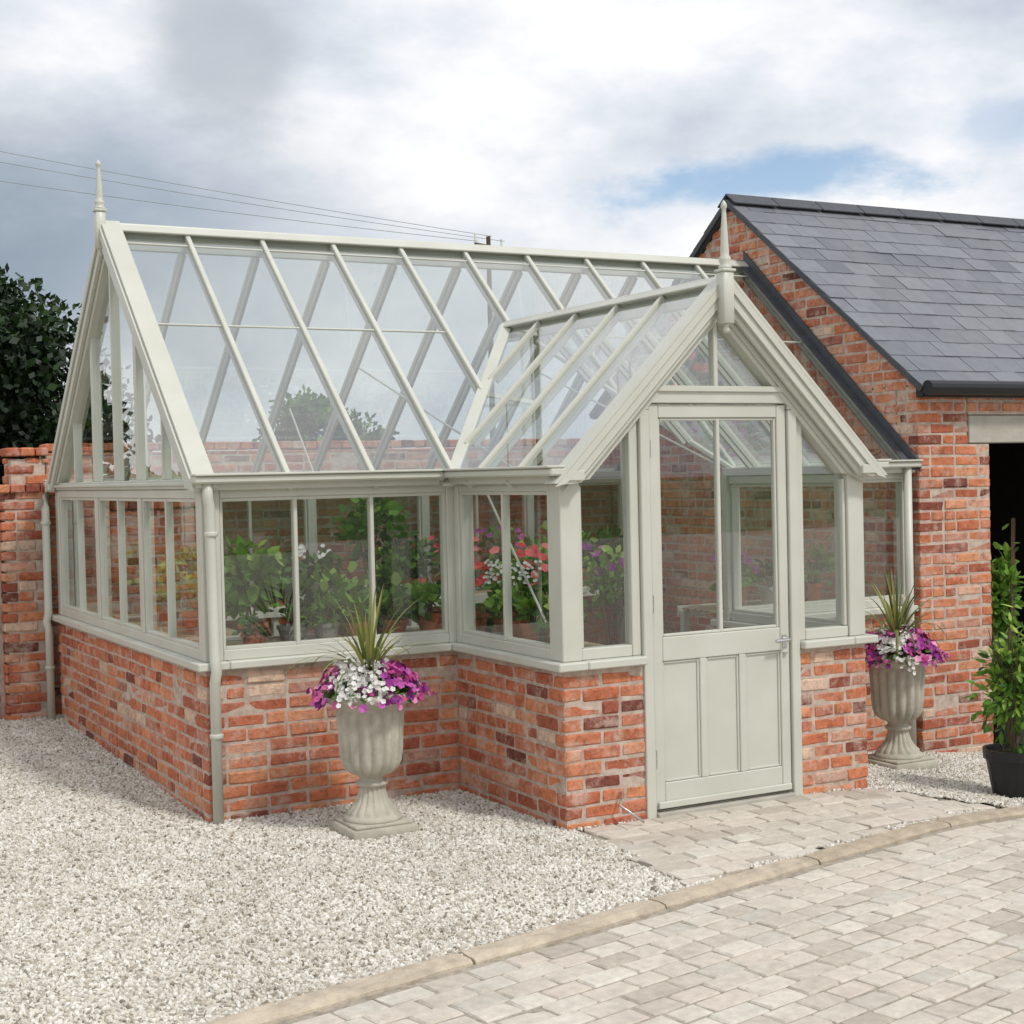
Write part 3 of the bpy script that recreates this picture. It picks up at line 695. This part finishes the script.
potted(PP,1.42,1.0,.03,.13,.25,1,H=.5,W=.24,n=320,L=.07,lm=3,stem=.95)
for y_ in (1.2,1.55,1.9,2.3): potted(PP,.42,y_,B,.08,.12,int(rng.random()<.4),H=.24,W=.16,n=110,L=.07,lm=int(3+rng.integers(2)))
for x,H,W,lm,fw in ((.45,.3,.18,3,None),(.85,.3,.2,4,None),(1.2,.36,.22,4,None),(1.5,.3,.2,3,None),(1.8,.28,.2,3,(8,26,.02)),(2.3,.34,.22,4,None),(2.6,.3,.2,3,None),(2.95,.3,.2,3,(6,14,.03)),(3.4,.36,.22,3,(7,12,.03)),(3.75,.32,.2,4,None),(4.05,.3,.2,4,None),(4.4,.34,.2,3,None)):
    potted(PP,x,3.0+rng.normal(0,.05),B,.09,.14,int(rng.random()<.5),H=H,W=W,n=150,L=.08,lm=lm,flowers=fw)
potted(PP,XD+.30,-.76,B,.07,.10,0,H=.14,W=.11,n=80,L=.09,lm=4)
potted(PP,XD+.30,-.55,B,.06,.09,0,H=.13,W=.11,n=90,L=.06,lm=3)
potted(PP,XD+.30,-.36,B,.07,.10,0,H=.15,W=.12,n=100,L=.07,lm=4)
potted(PP,XD+.30,-.14,B,.07,.10,0,H=.18,W=.14,n=120,L=.06,lm=4)
potted(PP,XD+.40,.05,B,.08,.14,1,H=.28,W=.17,n=130,L=.05,lm=3,flowers=(8,80,.012))
potted(PP,3.75,.45,B,.09,.13,0,H=.22,W=.16,n=120,L=.07,lm=4,flowers=(7,10,.035))
potted(PP,4.1,.5,B,.08,.13,9,H=.2,W=.15,n=120,L=.06,lm=3)
potted(PP,4.45,.5,B,.08,.13,0,H=.24,W=.16,n=120,L=.07,lm=4)
potted(PP,2.55,1.3,.03,.16,.3,0,H=.5,W=.28,n=280,L=.08,lm=3,flowers=(6,26,.04),stem=.46)
potted(PP,3.15,1.0,.03,.16,.3,1,H=.46,W=.27,n=280,L=.07,lm=4,flowers=(7,18,.04),stem=.5)
potted(PP,2.95,1.7,.03,.16,.3,0,H=.5,W=.28,n=240,L=.09,lm=4,stem=.5)
for i,(x,y) in enumerate(((2.05,2.85),(2.14,2.9),(2.22,2.84),(2.0,2.95))):
    m=MB(); h=.14+.03*(i%2); m.lathe([(.03,0),(.032,.01),(.032,h*.6),(.012,h*.78),(.012,h),(.001,h)],16,(x,y,B),0); m.obj('bottle',[WHITE if i%2 else LEAD],None,True)
def urn(x,y,z,seed):
    e=empty('stone_urn_planter')
    m=MB(); 
    m.bx(x-.175,x+.175,y-.175,y+.175,z-.02,z+.045,0,.008)
    m.bx(x-.155,x+.155,y-.155,y+.155,z+.045,z+.062,0,.006)
    def fl(t,zz):
        if .345<zz<.615: return 1+.13*abs(math.sin(t*8))
        if .295<zz<=.345: return 1+.14*abs(math.sin(t*8))
        if .10<zz<.225: return 1+.12*abs(math.sin(t*8))
        return 1
    prof=[(.148,.06),(.150,.072),(.142,.085),(.128,.095),(.118,.105),(.096,.125),(.074,.16),(.062,.20),(.058,.222),(.066,.23),(.080,.236),(.082,.250),(.066,.258),(.060,.268),(.066,.28),(.096,.298),(.124,.325),(.138,.36),(.145,.42),(.148,.50),(.152,.56),(.154,.600),(.154,.612),(.166,.622),(.164,.632),(.174,.640),(.206,.652),(.232,.668),(.246,.684),(.246,.700),(.236,.712),(.222,.712),(.212,.695),(.20,.66),(.001,.655)]
    m.lathe(prof,160,(x,y,z),0,fl)
    o=m.obj('urn',[STONE],e,True)
    f=MB(); c=V(x,y,z+.70)
    for i in range(520):
        a=rng.uniform(0,6.28); q=rng.random()**.5; p=c+V(math.cos(a)*.24*q,math.sin(a)*.24*q,.085*(1-q*q)+rng.normal(0,.015)-.005)
        leafshape(f,p,unit(V(math.cos(a),math.sin(a),.2)+rng.normal(0,.5,3)),rdir(1),.045,.03,0,float(rng.random()))
    for i in range(560):
        a=rng.uniform(0,6.28); q=rng.random()**.45; rr=.285+rng.normal(0,.018)
        p=c+V(math.cos(a)*rr*q,math.sin(a)*rr*q,.145*(1-q**2.4)+rng.normal(0,.018)+.0)
        if q>.88: p[2]-=rng.uniform(0,.04)
        side=(p-c)@V(.878,-.479,0)/.27; nzv=mnoise.noise(Vector((p[0]*7+seed,p[1]*7,p[2]*7)))
        if -.45<side+.7*nzv<.15 : mt,R=3,.015
        elif side+.4*nzv>=.15: mt,R=(2 if rng.random()<.5 else 1),.022
        else: mt,R=(1 if rng.random()<.65 else 2),.022
        n=unit(V(math.cos(a)*q,math.sin(a)*q,.55)+rng.normal(0,.35,3)); flower(f,p,n,R*rng.uniform(.8,1.2),mt,float(rng.random()))
        if mt==3: flower(f,p+rng.normal(0,.02,3),n,R,3,float(rng.random()))
    f.obj('flowers',[LEAFA,FPINK,FPURP,FWHITE],e)
    s=MB()
    for i in range(64):
        a=rng.uniform(0,6.28); lean=rng.uniform(.05,1.5); L=rng.uniform(.38,.58); wd=rng.uniform(.010,.018)
        h=V(math.cos(a),math.sin(a),0); sd=V(-h[1],h[0],0); pts=[];th=math.pi/2-lean*.5; p=c+V(0,0,.04)+h*.01; K=8
        for k in range(K+1):
            w=wd*(math.sin(math.pi*min(1,(k/K)*.85+.15))**.7)
            pts+= [p-sd*w*.5,p+sd*w*.5]; 
            p=p+(h*math.cos(th)+V(0,0,1)*math.sin(th))*L/K; th-=lean*.15*(1+k*.16)
        s.add(pts,[[2*k,2*k+1,2*k+3,2*k+2] for k in range(K)],0,float(rng.random()))
    s.obj('cordyline',[LEAFC],e)
    return e
urn(.66,-.62,0.0,1.0); urn(4.30,-.50,g(4.3,-.5),5.0)
px,py=4.17,-1.56; pz_=g(px,py)
mb=MB(); pot(mb,px,py,pz_,.155,.27,0)
mb.lathe([(0.001,.24),(.14,.242),(.14,.245),(.001,.25)],14,(px,py,pz_),2)
for i in range(9):
    a=rng.uniform(0,6.28); mb.tube([(px,py,pz_+.2),(px+math.cos(a)*.06,py+math.sin(a)*.06,pz_+.55),(px+math.cos(a)*.16,py+math.sin(a)*.16,pz_+.95)],[.008,.006,.002],5,3)
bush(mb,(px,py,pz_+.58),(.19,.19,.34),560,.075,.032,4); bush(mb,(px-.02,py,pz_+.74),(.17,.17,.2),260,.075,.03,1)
mb.obj('potted_shrub',[BLACK,LEAFA,SOIL,BARK,LEAFB])
cx,cy=BX+.85,BY0+.12
mb=MB()
pot(mb,cx,cy,g(cx,cy)-.0,.15,.26,3)
for i in range(7):
    a=rng.uniform(0,6.28); mb.tube([(cx,cy,g(cx,cy)+.2),(cx+math.cos(a)*.1,cy+math.sin(a)*.1,.7),(cx+math.cos(a)*.12,cy+math.sin(a)*.12,1.4)],[.01,.007,.002],5,2)
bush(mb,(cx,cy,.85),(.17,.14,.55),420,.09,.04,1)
mb.obj('potted_climber',[TERRA,LEAFB,BARK,BLACK])
# ------------------------------------------------------------------ trees
def tree(name,x,y,z,H,R,n,L,mat=LEAFD,seed=1,low=.15,ncl=60):
    r=np.random.default_rng(seed); mb=MB(); tr=H*.028+.05
    mb.tube([(x,y,z),(x+.1,y,z+H*.25),(x-.05,y+.1,z+H*.55),(x,y,z+H*.85)],[tr,tr*.8,tr*.5,tr*.15],8,1)
    cl=[]
    for i in range(ncl):
        a=r.uniform(0,6.28); hh=r.uniform(low,1.0); prof=math.sin(math.pi*min(1,(hh*.76+.14)))**.45
        q=R*prof*math.sqrt(r.uniform(.02,1.0)); p=V(x+math.cos(a)*q,y+math.sin(a)*q,z+H*hh*.93); cl.append((p,R*r.uniform(.2,.36)))
        st=V(x,y,z+H*max(.15,hh-.25)); mb.tube([st,(st+p)/2+V(0,0,.05*H*r.random()),p],[tr*.35,tr*.2,tr*.06],5,1)
    for i in range(n):
        p,rr=cl[r.integers(len(cl))]; o=unit(r.normal(0,1,3)); q=p+o*rr*(r.uniform(.15,1.05))*V(1,1,.8)
        dd=unit(o+r.normal(0,.8,3)); nn=unit(o+r.normal(0,.5,3)+V(0,0,.4)); sd=unit(np.cross(dd,nn)); l=L*r.uniform(.6,1.4)
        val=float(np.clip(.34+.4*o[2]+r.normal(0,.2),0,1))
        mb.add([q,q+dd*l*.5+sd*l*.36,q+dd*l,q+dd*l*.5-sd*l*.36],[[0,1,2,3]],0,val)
    return mb.obj(name,[mat,BARK])
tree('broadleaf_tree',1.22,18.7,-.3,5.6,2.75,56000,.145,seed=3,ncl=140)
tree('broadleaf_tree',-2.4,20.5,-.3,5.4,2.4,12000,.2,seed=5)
tree('round_tree',20,48.6,-.6,5.7,2.5,7000,.30,LEAFA,seed=8)
mb=MB(); r=np.random.default_rng(11)
for i in range(12000):
    u=r.random(); X=-25+75*u; Y=62-18*u+r.normal(0,1.2); top_=2.3+.9*mnoise.noise(Vector((X*.25,0,0)))+.6*mnoise.noise(Vector((X*.9,3,0)))
    q=V(X,Y,-.6+r.random()*(top_+.4)); dd=unit(r.normal(0,1,3)); sd_=unit(np.cross(dd,r.normal(0,1,3))); l=r.uniform(.35,.8)
    mb.add([q,q+dd*l*.5+sd_*l*.35,q+dd*l,q+dd*l*.5-sd_*l*.35],[[0,1,2,3]],0,float(np.clip(r.normal(.5,.25),0,1)))
mb.obj('distant_hedgerow',[LEAFA])
mb=MB(); mb.tube([(25.8,45.4,-.6),(25.8,45.4,11.3)],[.14,.09],8,0); mb.beam((25.0,45.0,10.9),(26.6,45.8,10.9),.1,.12,mat=0)
for k in (-.8,0,.8): mb.tube([(25.8+k,45.4+k*.5,10.95),(25.8+k,45.4+k*.5,11.3)],[.05,.04],6,1)
mb.obj('utility_pole',[BARK,WHITE])
mb=MB()
for za,zb_,k in ((16.7,11.3,0),(16.2,11.2,.8),(15.3,11.0,-.8)):
    mb.tube([V(4.9-21+42*t,56.8+11.5-23*t,(za+(za-zb_))*(1-t)+zb_*t-1.2*4*t*(1-t)*.5)+V(k*t,k*.5*t,0) for t in np.linspace(0,1,24)],.010,4,0)
mb.obj('overhead_cables',[ZINC])
# ------------------------------------------------------------------ world
w=bpy.data.worlds.new('World'); scene.world=w; w.use_nodes=True; nt=w.node_tree; nt.nodes.clear()
W=NT.__new__(NT); W.t=nt; W.out=nt.nodes.new('ShaderNodeOutputWorld')
SE,SA=math.radians(52),math.radians(-70)
sunv=V(math.cos(SE)*math.cos(SA),math.cos(SE)*math.sin(SA),math.sin(SE))
sky=W.n('ShaderNodeTexSky',sky_type='NISHITA',sun_disc=False); sky.sun_elevation=SE; sky.sun_rotation=math.atan2(sunv[0],sunv[1])
bg1=W.n('ShaderNodeBackground'); bg1.inputs[1].default_value=.15; W.l(sky.outputs[0],bg1.inputs[0])
gen=W.coord('Generated')
def vm(op,a,b=None):
    x=W.n('ShaderNodeVectorMath',operation=op)
    for i,v in ((0,a),(1,b)):
        if v is None: continue
        if isinstance(v,bpy.types.NodeSocket): W.l(v,x.inputs[i])
        else: x.inputs[i].default_value=v
    return x
str_=vm('MULTIPLY',gen,(1,1,2.0)).outputs[0]
n1=W.noise(4.2,8,.58,vm('ADD',str_,(.35,.2,.1)).outputs[0]); n3=W.noise(8,6,.6,str_)
RT=(.878,-.479,0)
def blob(lat,zz,wl,wh,soft,nk=.9):
    d0=unit(V(.4787+lat*.878,.878-lat*.4787,zz)); off=vm('SUBTRACT',gen,tuple(d0)).outputs[0]
    a=W.math('DIVIDE',vm('DOT_PRODUCT',off,RT).outputs['Value'],wl); b=W.math('DIVIDE',vm('DOT_PRODUCT',off,(0,0,1)).outputs['Value'],wh)
    c=W.math('DIVIDE',vm('DOT_PRODUCT',off,(.479,.878,0)).outputs['Value'],.5)
    r=W.math('SQRT',W.math('ADD',W.math('ADD',W.math('MULTIPLY',a,a),W.math('MULTIPLY',b,b)),W.math('MULTIPLY',c,c)))
    r=W.math('ADD',r,W.math('MULTIPLY',W.math('SUBTRACT',n3,.5),nk*2)); 
    return W.ramp(r,[(.5-soft,G1(1)),(.5+soft*.9,G1(0))],'EASE')
base=W.ramp(n1,[(.34,(.58,.64,.73,1)),(.43,(.71,.76,.83,1)),(.51,(.84,.87,.92,1)),(.60,(1.0,1.0,1.01,1))])
base=W.mix(base,(.46,.50,.56,1),W.math('MULTIPLY',blob(-.185,.285,.10,.10,.20,.25),.75))
base=W.mix(base,(.27,.34,.42,1),W.math('MULTIPLY',blob(-.35,.145,.36,.17,.45,.3),.95))
base=W.mix(base,(.60,.66,.73,1),W.math('MULTIPLY',blob(-.10,.13,.30,.07,.4,.4),.5))
bg2=W.n('ShaderNodeBackground'); bg2.inputs[1].default_value=1.02; W.l(base,bg2.inputs[0])
m1=blob(.175,.190,.17,.034,.25,.95); m2=blob(.33,.225,.06,.03,.3,.7)
blue=W.math('MAXIMUM',W.math('MULTIPLY',m1,.95),W.math('MULTIPLY',m2,.5))
mx=W.n('ShaderNodeMixShader'); W.l(blue,mx.inputs[0]); W.l(bg2.outputs[0],mx.inputs[1]); W.l(bg1.outputs[0],mx.inputs[2]); W.l(mx.outputs[0],W.out.inputs[0])
sun=bpy.data.lights.new('sun','SUN'); sun.energy=2.1; sun.angle=math.radians(7); sun.color=(1,.97,.93)
so=bpy.data.objects.new('sun',sun); so.rotation_euler=Vector(sunv).to_track_quat('Z','Y').to_euler(); COL.objects.link(so)
# ------------------------------------------------------------------ camera
cd=bpy.data.cameras.new('camera'); cam=bpy.data.objects.new('camera',cd); COL.objects.link(cam)
cd.lens=1500.1753/1024*36; cd.sensor_width=36; cd.clip_start=.1; cd.clip_end=3000
M=Matrix.Rotation(-.4991,4,'Z')@Matrix.Rotation(math.pi/2-.0246,4,'X')@Matrix.Rotation(-.0228,4,'Z')
cam.matrix_world=Matrix.Translation((-2.3089,-7.6123,1.7821))@M
scene.camera=cam
scene.view_settings.view_transform='Standard'; scene.view_settings.look='None'; scene.view_settings.exposure=0
